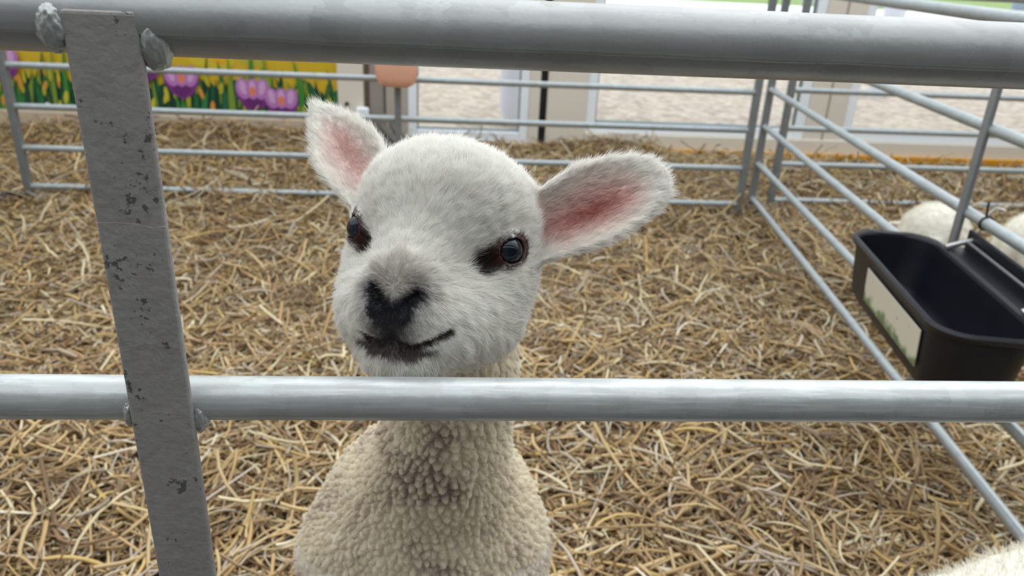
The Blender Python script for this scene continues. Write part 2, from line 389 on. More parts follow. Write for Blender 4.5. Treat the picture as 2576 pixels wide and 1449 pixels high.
rgt = hurdle('sheep_hurdle', (1.42, 3.25), (3.7, 3.25), [.045, .21, .368, .53, .715, .93], 'galvanised hurdle at the back of the neighbouring right-hand pen', 'galvanised hurdles', braces=())
lft = hurdle('sheep_hurdle', (-1.80, 3.03), (-2.1, .55), ZS, 'galvanised hurdle at the left edge, only its end post in view', 'galvanised hurdles')
# hinge lug between the two left end posts
r = empty('hinge_pin', (-1.75, 3.075, 0)); tag(r, 'dark metal hinge pin and lug low between the two left corner posts', 'hinge')
b = MB(); b.tube([(-.045, -.02, .03), (-.01, 0, .045), (.04, .02, .02)], .012, 12); b.build('lug', M_dark, r)

# peach block on the back fence brace
M_peach = mat_plain('peach_plastic', srgb(226, 172, 146), .55, var=.12, scale=14)
mb = MB(); n = 40; prof = [(0.0, .0), (.045, .0), (.066, .010), (.078, .034), (.080, .07), (.082, .135), (.074, .150), (.0, .152)]
vs = []; fs = []
for (rr, z) in prof:
    for k in range(n):
        a = 2*math.pi*k/n; c, s = math.cos(a), math.sin(a)
        vs.append((rr*math.copysign(abs(c)**.6, c), rr*.45*math.copysign(abs(s)**.6, s), z))
for i in range(len(prof)-1):
    for k in range(n): fs.append((i*n+k, i*n+(k+1) % n, (i+1)*n+(k+1) % n, (i+1)*n+k))
mb.add(vs, fs); o = mb.build('peach_block', M_peach); o.location = (-.228, 3.045, .517)
tag(o, 'rounded peach-coloured block fixed in front of the back hurdle brace, under the near top rail', 'block')
# dark grey rubber straps by the door frame
mb = MB()
for k, (dx, c) in enumerate(((0, .022), (.06, .018), (.12, .02))):
    pts = [(-.46+dx+.20*t*t, 4.20-.30*t, .155-.13*t+.02*math.sin(3*t)) for t in np.linspace(0, 1, 12)]
    mb.tube(pts, c, 10)
o = mb.build('rubber_hose', mat_plain('dark_grey_rubber', srgb(92, 90, 88), .6, var=.3)); tag(o, 'dark grey looped rubber hose lying by the door frame behind the lamb', 'hose')

# ---- near hurdle that the lamb leans on
FY = .38; ZT, Z2 = .9655, .7655
R0 = empty('sheep_hurdle', (0, FY, 0)); tag(R0, 'close-up galvanised hurdle in front of the lamb with a pitted upright bar', 'hurdle', 'galvanised hurdles')
RT, R2 = .0158, .0124
def long_tube(z, r, name, mat, seam=False, x0=-.95, x1=.95):
    n = 220 if seam else 48; nr = 240
    pts = [(x0+(x1-x0)*i/nr, 0, z) for i in range(nr+1)]
    def prof(i, a):
        x = x0+(x1-x0)*i/nr
        v = 1+.006*mnoise.noise(Vector((x*9, math.cos(a)*1.2, math.sin(a)*1.2)))
        if seam:
            da = (a-seam_a-.05*mnoise.noise(Vector((x*30, 3, 0)))-.03*mnoise.noise(Vector((x*120, 7, 0)))+math.pi) % (2*math.pi)-math.pi
            v += .030/(1+math.exp(max(-30, min(30, da/.018))))*max(0.0, math.cos(min(1.5, max(-1.5, (da+.2)*1.1))))+.012*math.exp(-((da+.04)/.05)**2)
        return v
    t = MB(); t.tube(pts, r, n, prof=prof)
    return t.build(name, mat, R0, sharp=80)
# tube() frame along +x: u = z x t = +y, w = t x u = +z ; the viewer side is angle pi
seam_a = math.radians(180+20)
long_tube(ZT, RT, 'top_rail', M_railtop, seam=True)
long_tube(Z2, R2, 'rail', M_rail)
for z in (.60, .44, .28, .12): rail_obj(R0, -.95, .95, z, R2, M_rail)
PX = -.1552
t = MB(); t.box(PX-.0166, PX+.0160, -RT*1.05, -RT*1.05+.0055, -.03, ZT+.0050); bar = t.build('brace', M_post, R0, smooth=False, bevel=.0022, seg=3)
for x in (-.95, .95):
    t = MB(); t.box(x-.016, x+.016, -.016, .016, -.06, ZT); t.build('end_post', M_post, R0, smooth=False, bevel=.003)
def weld(pos, rad, seed, name='weld_bead', scl=(1, 1, 1)):
    bm = bmesh.new(); bmesh.ops.create_icosphere(bm, subdivisions=5, radius=1)
    for v in bm.verts:
        d = v.co.copy(); k = 1+.09*mnoise.noise(d*1.7+Vector((seed, 0, 0)))+.07*mnoise.noise(d*4+Vector((0, seed, 0)))+.025*mnoise.noise(d*11+Vector((0, 0, seed)))
        v.co = Vector((d.x*rad*scl[0]*k, d.y*rad*scl[1]*k, d.z*rad*scl[2]*k))
    me = bpy.data.meshes.new(name); bm.to_mesh(me); bm.free(); me.materials.append(M_weld)
    me.polygons.foreach_set('use_smooth', [True]*len(me.polygons))
    o = bpy.data.objects.new(name, me); o.location = pos; link(o, R0); return o
M_weld = mat_galv('galvanised_weld', (.40, .42, .42), .36, .5, scratch=.05, sc_=120, bump=.5)
weld((PX+.0200, -.0085, ZT-.0080), .0092, 1.3, scl=(.82, .90, 1.45))
weld((PX-.0215, -.0120, ZT-.0030), .0085, 4.1, scl=(.85, .8, 1.3))
weld((PX+.0175, -.0085, Z2-.0065), .0062, 8.4, scl=(.80, .9, 1.6))
weld((PX-.0190, -.0100, Z2-.004), .0054, 5.9, scl=(.6, .9, 1.5))

# a stray wool hair looped over the upright bar
pts = [(PX-.016, .873), (PX-.008, .8735), (PX+.002, .8728), (PX+.010, .8712), (PX+.0165, .872), (PX+.0195, .8755), (PX+.0225, .8785)]
t = MB(); t.tube([(x, FY-RT*1.02-.0004, z) for x, z in pts], .00011, 6)
tag(t.build('loose_hair', mat_plain('pale_hair', srgb(215, 200, 180), .5)), 'single pale loose hair stuck across the near upright bar', 'hair')

# ------------------------------------------------------------------ trough
TA = math.radians(-100.5)
r = empty('feed_trough', (.935, 1.325, .46), TA)             # local x runs towards the viewer along the hurdle
tag(r, 'black plastic feed trough with a pale label hung on the side hurdle', 'feed trough')
def rrect(hx, hy, rad, n=10):
    pts = []
    for (cx, cy, a0) in ((hx-rad, hy-rad, 0), (-hx+rad, hy-rad, 90), (-hx+rad, -hy+rad, 180), (hx-rad, -hy+rad, 270)):
        for k in range(n+1):
            a = math.radians(a0+90*k/n); pts.append((cx+rad*math.cos(a), cy+rad*math.sin(a)))
    return pts
HX, HY = .275, .095
t = MB(); secs = [(.0, .0, 0), (-.006, -.002, .0), (-.010, -.03, 0), (-.026, -.13, 0), (-.05, -.150, 0)]
ins, out = [], []
rings = [(HX-.014, HY-.014, .055, -.002), (HX-.012, HY-.012, .055, .004), (HX-.004, HY-.004, .06, .007), (HX, HY, .062, .002), (HX-.003, HY-.003, .062, -.008),
         (HX-.010, HY-.010, .058, -.011), (HX-.022, HY-.018, .055, -.11), (HX-.035, HY-.03, .05, -.135), (HX-.08, HY-.06, .03, -.142)]
inner = [(HX-.014, HY-.014, .055, -.002), (HX-.018, HY-.016, .054, -.03), (HX-.027, HY-.023, .052, -.108), (HX-.04, HY-.036, .045, -.130), (HX-.09, HY-.065, .025, -.136)]
def ringpts(l): return [[(x, y, z) for x, y in rrect(hx, hy, ra)] for hx, hy, ra, z in l]
for lst, flip in ((ringpts(rings), False), (ringpts(inner), True)):
    n = len(lst[0]); vs = [q for l in lst for q in l]; fs = []
    for i in range(len(lst)-1):
        for k in range(n):
            a, b = i*n+k, i*n+(k+1) % n
            fs.append((a, b, b+n, a+n) if flip else (a, a+n, b+n, b))
    last = tuple(range((len(lst)-1)*n, len(lst)*n)); fs.append(last if flip else tuple(reversed(last)))
    t.add(vs, fs)
t.build('basin', M_plastic, r, sharp=50)
m, nt, p = mat_new('trough_label'); N = nt.nodes.new; L = nt.links.new
tc = N('ShaderNodeTexCoord'); nz = N('ShaderNodeTexNoise'); nz.inputs['Scale'].default_value = 28; L(tc.outputs['Object'], nz.inputs['Vector'])
sx = N('ShaderNodeSeparateXYZ'); L(tc.outputs['Object'], sx.inputs[0])
md = N('ShaderNodeMapRange'); md.inputs['From Min'].default_value = -.035; md.inputs['From Max'].default_value = .0; md.inputs['To Min'].default_value = .22; md.inputs['To Max'].default_value = -.25; L(sx.outputs['Z'], md.inputs['Value'])
ad = N('ShaderNodeMath'); L(nz.outputs['Fac'], ad.inputs[0]); L(md.outputs[0], ad.inputs[1])
rp = N('ShaderNodeValToRGB'); e = rp.color_ramp.elements; e[0].position = .45; e[0].color = srgb(206, 202, 188); e[1].position = .75; e[1].color = srgb(110, 120, 84)
e2 = rp.color_ramp.elements.new(.62); e2.color = srgb(112, 136, 100)
L(ad.outputs[0], rp.inputs[0]); L(rp.outputs[0], p.inputs['Base Color']); p.inputs['Roughness'].default_value = .5
lb = MB(); lb.box(-.135, .165, -.0012, .0012, -.036, .036); lo = lb.build('sticker', m, r, smooth=False, bevel=.001)
lo.location = (.03, -HY+.0105, -.062); lo.rotation_euler = (math.atan2(.008, .1), 0, 0)
lo['label'] = 'pale faded label with a green border'
hp = MB(); hp.box(-.20, .26, .0, .055, -.012, -.006); hp.box(-.20, .26, .050, .058, -.04, .035); h_ = hp.build('hanger_plate', M_plastic, r, smooth=False, bevel=.003); h_.location = (0, HY-.012, .012)
M_wire = mat_plain('bright_wire', (.55, .55, .56, 1), .3, .8, var=.2)
for xx in (-.175, .16):
    w = MB(); w.tube([(xx, HY-.01, .01), (xx, HY+.02, .022), (xx, HY+.045, .03)], .006, 10); w.tube([(xx, HY+.045, .03), (xx+.004, HY+.052, .085), (xx+.004, HY+.066, .105), (xx+.004, HY+.084, .1)], .003, 8)
    w.build('hook', M_wire, r)['label'] = 'bright metal hook'
w = MB(); w.tube([(-.175, HY+.03, .026), (.16, HY+.03, .026)], .0035, 10); w.build('wire_rod', mat_plain('dull_rod', (.2, .2, .22, 1), .4, .7), r)

# black cable tie round a rail of the side hurdle
ct = empty('cable_tie', (1.1015, 1.45, .535), math.radians(83)); tag(ct, 'black cable tie looped round the side hurdle rail beside its upright, loose end standing up', 'cable tie')
w = MB(); w.tube([(0, .0142*math.cos(a), .0142*math.sin(a)) for a in np.linspace(0, 2*math.pi, 25)], .0022, 8); w.build('loop', M_black, ct)
w = MB(); w.tube([(0, .004, .013), (0, .006, .028), (.002, .007, .046)], .0024, 8); w.build('loose_end', M_black, ct)

# ------------------------------------------------------------------ straw: tens of thousands of loose stems, one object
PAL = np.array([srgb(232, 214, 170)[:3], srgb(214, 182, 124)[:3], srgb(198, 160, 100)[:3], srgb(178, 144, 98)[:3], srgb(150, 116, 78)[:3], srgb(196, 178, 156)[:3], srgb(216, 180, 100)[:3], srgb(122, 90, 58)[:3], srgb(236, 224, 196)[:3]])
PW = np.array([.13, .20, .17, .15, .11, .10, .06, .05, .03])
def straws(n, ylo, yhi, len_rng, wid_rng, zrng, tilt, seed, sides=4, seg=3, ypow=1.0):
    g = np.random.default_rng(seed)
    y = ylo+(yhi-ylo)*g.random(n)**ypow
    lo = -.80*y-.35; hi = .92*y+.35
    x = lo+(hi-lo)*g.random(n)
    Ln = len_rng[0]+(len_rng[1]-len_rng[0])*g.random(n)**2.2
    wd = wid_rng[0]+(wid_rng[1]-wid_rng[0])*g.random(n)**1.5
    az = g.random(n)*2*np.pi; tl = g.normal(0, tilt, n)
    base = .012*np.sin(2.3*x+1.1*y)+.010*np.sin(4.1*y-1.7*x+.6)+.006*np.sin(9*x+3*y)
    k = np.clip((y-3.9)/.42, 0, 1.1)
    rgt_ = np.clip((x-1.0)/.35, 0, 1)
    base = base+k*k*(.045+.03*np.exp(-((x-.9)/.3)**2)+.03*np.exp(-((x+1.6)/1.0)**2))*(1-rgt_)-.040*np.clip(k, 0, 1)*rgt_
    z = base+zrng[0]+(zrng[1]-zrng[0])*g.random(n)+np.abs(np.sin(tl))*Ln*.25
    d = np.stack([np.cos(az)*np.cos(tl), np.sin(az)*np.cos(tl), np.sin(tl)], 1)
    sdv = np.stack([-np.sin(az), np.cos(az), np.zeros(n)], 1); nv = np.cross(d, sdv)
    bend = g.normal(0, .10, (n, 2)); kink = (g.random(n) < .18)*g.normal(0, .5, n)
    c = np.stack([x, y, z], 1); V = np.zeros((n, seg+1, sides, 3), np.float32)
    flat = np.where(g.random(n) < .45, .35, .9)
    for i in range(seg+1):
        t = i/seg-.5
        off = d*(t*Ln)[:, None]+sdv*((bend[:, 0]*(t*t*4-.5)+kink*max(0, t-.1))*Ln)[:, None]+nv*((bend[:, 1]*(t*t*4-.5))*Ln)[:, None]
        tp = 1-.25*t
        for s in range(sides):
            a = 2*math.pi*s/sides
            V[:, i, s] = c+off+sdv*(math.cos(a)*wd*.5*tp)[:, None]+nv*(math.sin(a)*wd*.5*flat*tp)[:, None]
    colr = PAL[g.choice(len(PAL), n, p=PW/PW.sum())]*(.75+.3*g.random(n))[:, None]*1.0
    gry = colr.mean(1, keepdims=True); colr = (colr*.86+gry*.14)*.93
    return V.reshape(-1, 3), n, seg, sides, colr
def build_straw():
    batches = [
        straws(24000, .62, 2.0, (.02, .17), (.0028, .0078), (-.014, .018), .20, 1, 4, 4),
        straws(3600, .62, 2.0, (.08, .26), (.0045, .0088), (.008, .030), .24, 2, 5, 5),
        straws(34000, 1.6, 3.2, (.02, .17), (.0034, .0085), (-.014, .020), .24, 3, 3, 3),
        straws(3000, 1.7, 3.2, (.08, .22), (.005, .010), (.008, .034), .28, 4, 4, 4),
        straws(30000, 2.9, 4.30, (.025, .18), (.004, .010), (-.014, .024), .28, 5, 3, 3),
        straws(2500, 3.0, 4.28, (.10, .24), (.006, .011), (.01, .040), .38, 6, 4, 4),
    ]
    Vs, Fs, Cs = [], [], []; base = 0
    for V, n, seg, sides, colr in batches:
        idx = (np.arange(n)*(seg+1)*sides)[:, None, None]
        i = np.arange(seg)[None, :, None]; s = np.arange(sides)[None, None, :]
        a = idx+i*sides+s; b = idx+i*sides+(s+1) % sides
        q = np.stack([a, b, b+sides, a+sides], -1).reshape(-1, 4)+base
        Vs.append(V); Fs.append(q); Cs.append(np.repeat(colr, (seg+1)*sides, axis=0)); base += len(V)
    V = np.concatenate(Vs); Q = np.concatenate(Fs); C = np.concatenate(Cs)
    V[:, 1] = np.clip(V[:, 1], .42, WY-.055-.025*(V[:, 0] > 1.0))
    me = bpy.data.meshes.new('straw_bedding')
    me.vertices.add(len(V)); me.vertices.foreach_set('co', V.astype(np.float32).ravel())
    me.loops.add(len(Q)*4); me.loops.foreach_set('vertex_index', Q.astype(np.int32).ravel())
    me.polygons.add(len(Q)); me.polygons.foreach_set('loop_start', np.arange(len(Q), dtype=np.int32)*4)
    me.polygons.foreach_set('use_smooth', np.ones(len(Q), bool))
    me.update(calc_edges=True)
    ca = me.color_attributes.new('stem', 'FLOAT_COLOR', 'POINT'); ca.data.foreach_set('color', np.concatenate([C, np.ones((len(C), 1))], 1).astype(np.float32).ravel())
    m, nt, p = mat_new('straw_stems'); at = nt.nodes.new('ShaderNodeAttribute'); at.attribute_name = 'stem'
    nt.links.new(at.outputs['Color'], p.inputs['Base Color']); p.inputs['Roughness'].default_value = .45; p.inputs['Specular IOR Level'].default_value = .45
    me.materials.append(m)
    o = bpy.data.objects.new('straw_bedding', me); link(o)
    tag(o, 'deep golden straw bedding strewn over the floor of the pens', 'straw', kind='stuff')
build_straw()

# ------------------------------------------------------------------ implicit-surface sculpting
def smin(a, b, k):
    h = np.clip(.5+.5*(b-a)/k, 0, 1); return b+(a-b)*h-k*h*(1-h)
def smax(a, b, k): return -smin(-a, -b, k)
def ell(P, c, r, R=None):
    q = [P[i]-c[i] for i in range(3)]
    if R is not None: q = [q[0]*R[0][i]+q[1]*R[1][i]+q[2]*R[2][i] for i in range(3)]     # R columns = ellipsoid axes
    k0 = np.sqrt(sum((q[i]/r[i])**2 for i in range(3))); k1 = np.sqrt(sum((q[i]/(r[i]*r[i]))**2 for i in range(3)))
    return k0*(k0-1)/np.maximum(k1, 1e-6)
def cone(P, a, b, ra, rb, sq=None):
    ab = [b[i]-a[i] for i in range(3)]; L2 = sum(x*x for x in ab)
    t = np.clip(sum((P[i]-a[i])*ab[i] for i in range(3))/L2, 0, 1)
    return np.sqrt(sum((P[i]-a[i]-t*ab[i])**2 for i in range(3)))-(ra+(rb-ra)*t)
def surface_nets(xs, ys, zs, Fv):
    ins = Fv < 0
    c = sum(ins[i:i+Fv.shape[0]-1, j:j+Fv.shape[1]-1, k:k+Fv.shape[2]-1].astype(np.int8) for i in (0, 1) for j in (0, 1) for k in (0, 1))
    I, J, K = np.nonzero((c > 0) & (c < 8)); n = len(I)
    idx = np.full(c.shape, -1, np.int32); idx[I, J, K] = np.arange(n)
    acc = np.zeros((n, 3)); cnt = np.zeros(n)
    X = (xs, ys, zs)
    for ax in range(3):
        o1, o2 = [a for a in range(3) if a != ax]
        for p_ in (0, 1):
            for q_ in (0, 1):
                A = [I.copy(), J.copy(), K.copy()]; A[o1] = A[o1]+p_; A[o2] = A[o2]+q_
                B = [a.copy() for a in A]; B[ax] = B[ax]+1
                fa = Fv[A[0], A[1], A[2]]; fb = Fv[B[0], B[1], B[2]]; cr = (fa < 0) != (fb < 0)
                t = np.where(cr, fa/np.where(fa == fb, 1, fa-fb), 0)
                pos = np.zeros((n, 3))
                for d in range(3): pos[:, d] = X[d][A[d]]
                pos[:, ax] += t*(X[ax][B[ax]]-X[ax][A[ax]])
                acc[cr] += pos[cr]; cnt[cr] += 1
    V = acc/cnt[:, None]
    quads = []
    for ax in range(3):
        o1, o2 = (ax+1) % 3, (ax+2) % 3
        sl_a = [slice(None)]*3; sl_b = [slice(None)]*3; sl_a[ax] = slice(0, -1); sl_b[ax] = slice(1, None)
        fa = ins[tuple(sl_a)]; fb = ins[tuple(sl_b)]
        E_ = np.array(np.nonzero(fa != fb)); s = fa[tuple(E_)]
        ok = (E_[o1] > 0) & (E_[o2] > 0) & (E_[o1] < Fv.shape[o1]-1) & (E_[o2] < Fv.shape[o2]-1)
        E_ = E_[:, ok]; s = s[ok]
        def cell(d1, d2):
            e_ = E_.copy(); e_[o1] -= d1; e_[o2] -= d2; return idx[e_[0], e_[1], e_[2]]
        q = np.stack([cell(1, 1), cell(0, 1), cell(0, 0), cell(1, 0)], 1)
        q[~s] = q[~s][:, ::-1]
        quads.append(q)
    Q = np.concatenate(quads); Q = Q[(Q >= 0).all(1)]
    return V, Q
def vnormals(V, Q):
    n = np.cross(V[Q[:, 2]]-V[Q[:, 0]], V[Q[:, 3]]-V[Q[:, 1]]); N_ = np.zeros_like(V)
    for k in range(4): np.add.at(N_, Q[:, k], n)
    return N_/np.maximum(np.linalg.norm(N_, axis=1), 1e-12)[:, None]
def smooth_mesh(V, Q, it=2, lam=.5):
    E_ = np.concatenate([Q[:, [0, 1]], Q[:, [1, 2]], Q[:, [2, 3]], Q[:, [3, 0]]])
    for _ in range(it):
        S = np.zeros_like(V); c = np.zeros(len(V)); np.add.at(S, E_[:, 0], V[E_[:, 1]]); np.add.at(c, E_[:, 0], 1); np.add.at(S, E_[:, 1], V[E_[:, 0]]); np.add.at(c, E_[:, 1], 1)
        V = V+lam*(S/np.maximum(c, 1)[:, None]-V)
    return V
def np_mesh(name, V, Q, C=None, mat=None, parent=None):
    me = bpy.data.meshes.new(name)
    me.vertices.add(len(V)); me.vertices.foreach_set('co', V.astype(np.float32).ravel())
    me.loops.add(len(Q)*4); me.loops.foreach_set('vertex_index', Q.astype(np.int32).ravel())
    me.polygons.add(len(Q)); me.polygons.foreach_set('loop_start', np.arange(len(Q), dtype=np.int32)*4)
    me.polygons.foreach_set('use_smooth', np.ones(len(Q), bool)); me.update(calc_edges=True)
    if C is not None:
        ca = me.color_attributes.new('coat', 'FLOAT_COLOR', 'POINT'); ca.data.foreach_set('color', np.concatenate([C, np.ones((len(C), 1))], 1).astype(np.float32).ravel())
    if mat: me.materials.append(mat)
    o = bpy.data.objects.new(name, me); return link(o, parent)
def hair_obj(name, P, rad, C, mat, parent):
    """P: (n, k, 3) strand points; C: (n, 3) colour of each strand"""
    n, k, _ = P.shape
    cu = bpy.data.hair_curves.new(name); cu.add_curves([k]*n)
    cu.attributes['position'].data.foreach_set('vector', P.astype(np.float32).ravel())
    ra = cu.attributes.get('radius') or cu.attributes.new('radius', 'FLOAT', 'POINT')
    ra.data.foreach_set('value', np.broadcast_to(rad, (n, k)).astype(np.float32).ravel())
    ca = cu.attributes.new('coat', 'FLOAT_COLOR', 'POINT')
    ca.data.foreach_set('color', C.astype(np.float32).ravel())
    cu.materials.append(mat)
    o = bpy.data.objects.new(name, cu); return link(o, parent)
def coat_mat(name, rough=.75, hair=False):
    m, nt, p = mat_new(name); at = nt.nodes.new('ShaderNodeAttribute'); at.attribute_name = 'coat'
    nt.links.new(at.outputs['Color'], p.inputs['Base Color']); p.inputs['Roughness'].default_value = rough
    p.inputs['Specular IOR Level'].default_value = .25
    if hair:
        tl = nt.nodes.new('ShaderNodeBsdfTranslucent'); nt.links.new(at.outputs['Color'], tl.inputs[0])
        mx = nt.nodes.new('ShaderNodeMixShader'); mx.inputs[0].default_value = .48
        nt.links.new(p.outputs[0], mx.inputs[1]); nt.links.new(tl.outputs[0], mx.inputs[2]); nt.links.new(mx.outputs[0], nt.nodes['Material Output'].inputs[0])
    return m
M_coat = coat_mat('lamb_coat'); M_fur = coat_mat('lamb_fur', .6, True)

# ------------------------------------------------------------------ the lamb at the rail
HT = np.array([-.0084, .4843, .8351]); ya, pa, ra_ = np.radians([-17.1, -16.6, 1.3])
Ry = np.array([[math.cos(ya), -math.sin(ya), 0], [math.sin(ya), math.cos(ya), 0], [0, 0, 1]])
Rp = np.array([[1, 0, 0], [0, math.cos(pa), -math.sin(pa)], [0, math.sin(pa), math.cos(pa)]])
Rr = np.array([[math.cos(ra_), 0, math.sin(ra_)], [0, 1, 0], [-math.sin(ra_), 0, math.cos(ra_)]])
HM = Ry@Rp@Rr                                                  # head axes: x to the lamb's left, -y out of the nose, z crown
def to_head(P): return (P-HT)@HM*1000.0                        # metres -> head millimetres
def from_head(p): return (np.asarray(p)/1000.0)@HM.T+HT

EYE = np.array([49.0, -12.0, -9.5])
EYE_DIR = np.array([.74, -.66, .10]); EYE_DIR /= np.linalg.norm(EYE_DIR)
_c = np.array([.62, .72, .32]); _c -= EYE_DIR*_c.dot(EYE_DIR); _c /= np.linalg.norm(_c)     # corner-to-corner axis of the lids
EYE_AX = [_c, EYE_DIR, np.cross(_c, EYE_DIR)]
EYE_AX = [[EYE_AX[j][i] for j in range(3)] for i in range(3)]
# ears: root, tip, direction the cup opens (head mm)
EARS = {1: dict(a=(56, 21, -1), b=(139, 20, 52), n=(.10, -.90, .40), W=28., k=.013, tip=(2.3, .5)),
        -1: dict(a=(-53, 20, 10), b=(-116, 32, 72), n=(.20, -.92, .28), W=24.5, k=.013, tip=(1.5, .8))}
MOUTH = [(0, -71, -66.8), (6, -70, -69.6), (13, -69, -69.4), (20, -69, -66.2), (27, -67, -61.8), (33, -63.5, -57.3)]
def head_sdf(p):
    A = np.abs(p[0]); q = (A, p[1], p[2])
    d = ell(p, (0, 22, 11), (60, 50, 42))
    d = smin(d, ell(p, (0, -6, 12), (46, 34, 38)), 22)
    d = smin(d, cone(p, (0, -8, -4), (0, -52, -32), 36, 23), 18)
    d = smin(d, ell(q, (40, 14, -18), (25, 30, 32)), 16)
    d = smin(d, ell(q, (34, 2, -48), (28, 38, 32)), 18)
    d = smin(d, ell(q, (20, -34, -56), (27, 33, 27)), 18)
    d = smin(d, ell(q, (10, -55, -52), (17, 22, 17)), 14)
    d = smin(d, ell(p, (0, -42, -80), (27, 27, 17)), 11)
    d = smin(d, ell(p, (0, 6, -62), (53, 48, 34)), 18)
    # lids, then the socket
    e = np.sqrt((A-EYE[0])**2+(p[1]-EYE[1])**2+(p[2]-EYE[2])**2)
    d = smin(d, e-11.6, 6)
    g = EYE+EYE_DIR*7.5
    d = smax(d, -ell(q, g, (9.2, 7.4, 7.4), EYE_AX), 1.2)
    d = smax(d, -(e-10.1), .8)
    # nostril slits and the cleft
    d = smax(d, -cone(q, (4, -81, -50), (9, -77, -43), 2.4, 3.0), 3)
    d = smax(d, -cone(q, (9, -77, -43), (13, -72, -37.5), 2.8, 1.4), 3)
    d = smax(d, -cone(p, (0, -84, -50), (0, -85, -66), 1.2, 1.2), 3)
    for a, b in zip(MOUTH[:-1], MOUTH[1:]): d = smax(d, -cone(q if b[0] < 25 else p, a, b, 1.6, 1.6), 2.5)
    return d
def ear_frame(e):
    a = np.array(e['a'], float); b = np.array(e['b'], float); L_ = np.linalg.norm(b-a); s = (b-a)/L_
    n = np.array(e['n'], float); n -= s*n.dot(s); n /= np.linalg.norm(n); t = np.cross(n, s)
    return a, s, t, n, L_
def ear_coords(p, e):
    a, s, t, n, L_ = ear_frame(e); d = [p[i]-a[i] for i in range(3)]
    dot = lambda v: d[0]*v[0]+d[1]*v[1]+d[2]*v[2]
    return dot(s)/L_, dot(t), dot(n), L_
def ear_width(u, e):
    uu = np.clip(u, 0, 1); Wd = e['W']; tp, te = e['tip']
    return Wd*np.clip(.76+.60*uu-.15*uu*uu, 0, 1.0)*np.clip(1-np.clip((uu-.38)/.62, 0, 1)**tp, 0, 1)**te
def ear_sdf(p, e):
    u, t, n, L_ = ear_coords(p, e); w = ear_width(u, e)
    kk = e['k']*(1.7-1.1*np.clip(u, 0, 1))
    mid = kk*np.minimum(t*t, 900)-4
    th = np.abs(n-mid)/np.sqrt(1+(2*kk*np.clip(t, -30, 30))**2)-1.9
    out = np.maximum(np.abs(t)-w, np.maximum(-u*L_-8, (u-1)*L_))
    return smax(th, out, 2.0)

def body_sdf(P):
    """torso reared up behind the rail, forefeet on a lower rail, hind feet in the straw"""
    d = cone(P, (.0, .545, .80), (.001, .550, .69), .048, .046)
    d = smin(d, cone(P, (.001, .550, .69), (-.006, .560, .595), .046, .056), .02)
    d = smin(d, ell(P, (-.022, .590, .448), (.112, .085, .100)), .03)
    d = smin(d, cone(P, (-.018, .60, .50), (-.012, .68, .36), .098, .102), .04)
    d = smin(d, ell(P, (-.008, .745, .30), (.088, .085, .10)), .04)
    for s in (-1, 1):
        X = -.018
        d = smin(d, cone(P, (X-.006+s*.070, .565, .478), (X+s*.068, .530, .445), .042, .028), .03)
        d = smin(d, cone(P, (X+s*.068, .530, .465), (X+s*.060, .455, .455), .024, .017), .018)
        d = smin(d, cone(P, (X+s*.060, .455, .455), (X+s*.055, .400, .475), .016, .013), .012)
        d = smin(d, cone(P, (X+s*.055, .400, .475), (X+s*.055, .384, .467), .014, .015), .006)
        d = smin(d, cone(P, (X+s*.050, .745, .29), (X+s*.070, .690, .215), .058, .034), .03)
        d = smin(d, cone(P, (X+s*.070, .690, .215), (X+s*.068, .765, .130), .028, .016), .018)
        d = smin(d, cone(P, (X+s*.068, .765, .130), (X+s*.068, .745, .035), .015, .014), .012)
        d = smin(d, cone(P, (X+s*.068, .745, .035), (X+s*.068, .738, .016), .016, .018), .006)
    d = smin(d, cone(P, (-.01, .825, .31), (-.01, .86, .20), .018, .012), .02)
    return d
def axis(lo, hi, flo, fhi, fine, coarse):
    a = list(np.arange(flo, fhi, fine)); x = flo
    while x > lo: x -= coarse; a.insert(0, x)
    x = a[-1]
    while x < hi: x += coarse; a.append(x)
    return np.array(a, np.float32)
FINE = .0016
gx = axis(-.15, .15, -.125, .14, FINE, .004); gy = axis(.36, .90, .395, .60, FINE, .005); gz = axis(-.01, .97, .56, .955, FINE, .005)
GX, GY, GZ = np.meshgrid(gx, gy, gz, indexing='ij', sparse=False)
Fv = body_sdf((GX, GY, GZ)).astype(np.float32)
k0 = int(np.searchsorted(gz, .70)); j1 = int(np.searchsorted(gy, .62))
sub = (slice(None), slice(0, j1), slice(k0, None))
Pm = [GX[sub]-np.float32(HT[0]), GY[sub]-np.float32(HT[1]), GZ[sub]-np.float32(HT[2])]
hp_ = [sum(Pm[i]*np.float32(HM[i, j]*1000) for i in range(3)) for j in range(3)]
hd = head_sdf(hp_)
Fs_ = smin(Fv[sub], hd*.001, .022)
for s_, e_ in EARS.items():
    Fs_ = smin(Fs_, ear_sdf(hp_, e_)*.001, .006)
e_ = np.sqrt((np.abs(hp_[0])-EYE[0])**2+(hp_[1]-EYE[1])**2+(hp_[2]-EYE[2])**2)
Fv[sub] = smax(Fs_, -(e_-10.1)*.001, .0006)
del Pm, hp_, hd, Fs_, GX, GY, GZ, e_
V, Q = surface_nets(gx, gy, gz, Fv); del Fv
V = smooth_mesh(V, Q, 1, .4); VN = vnormals(V, Q)

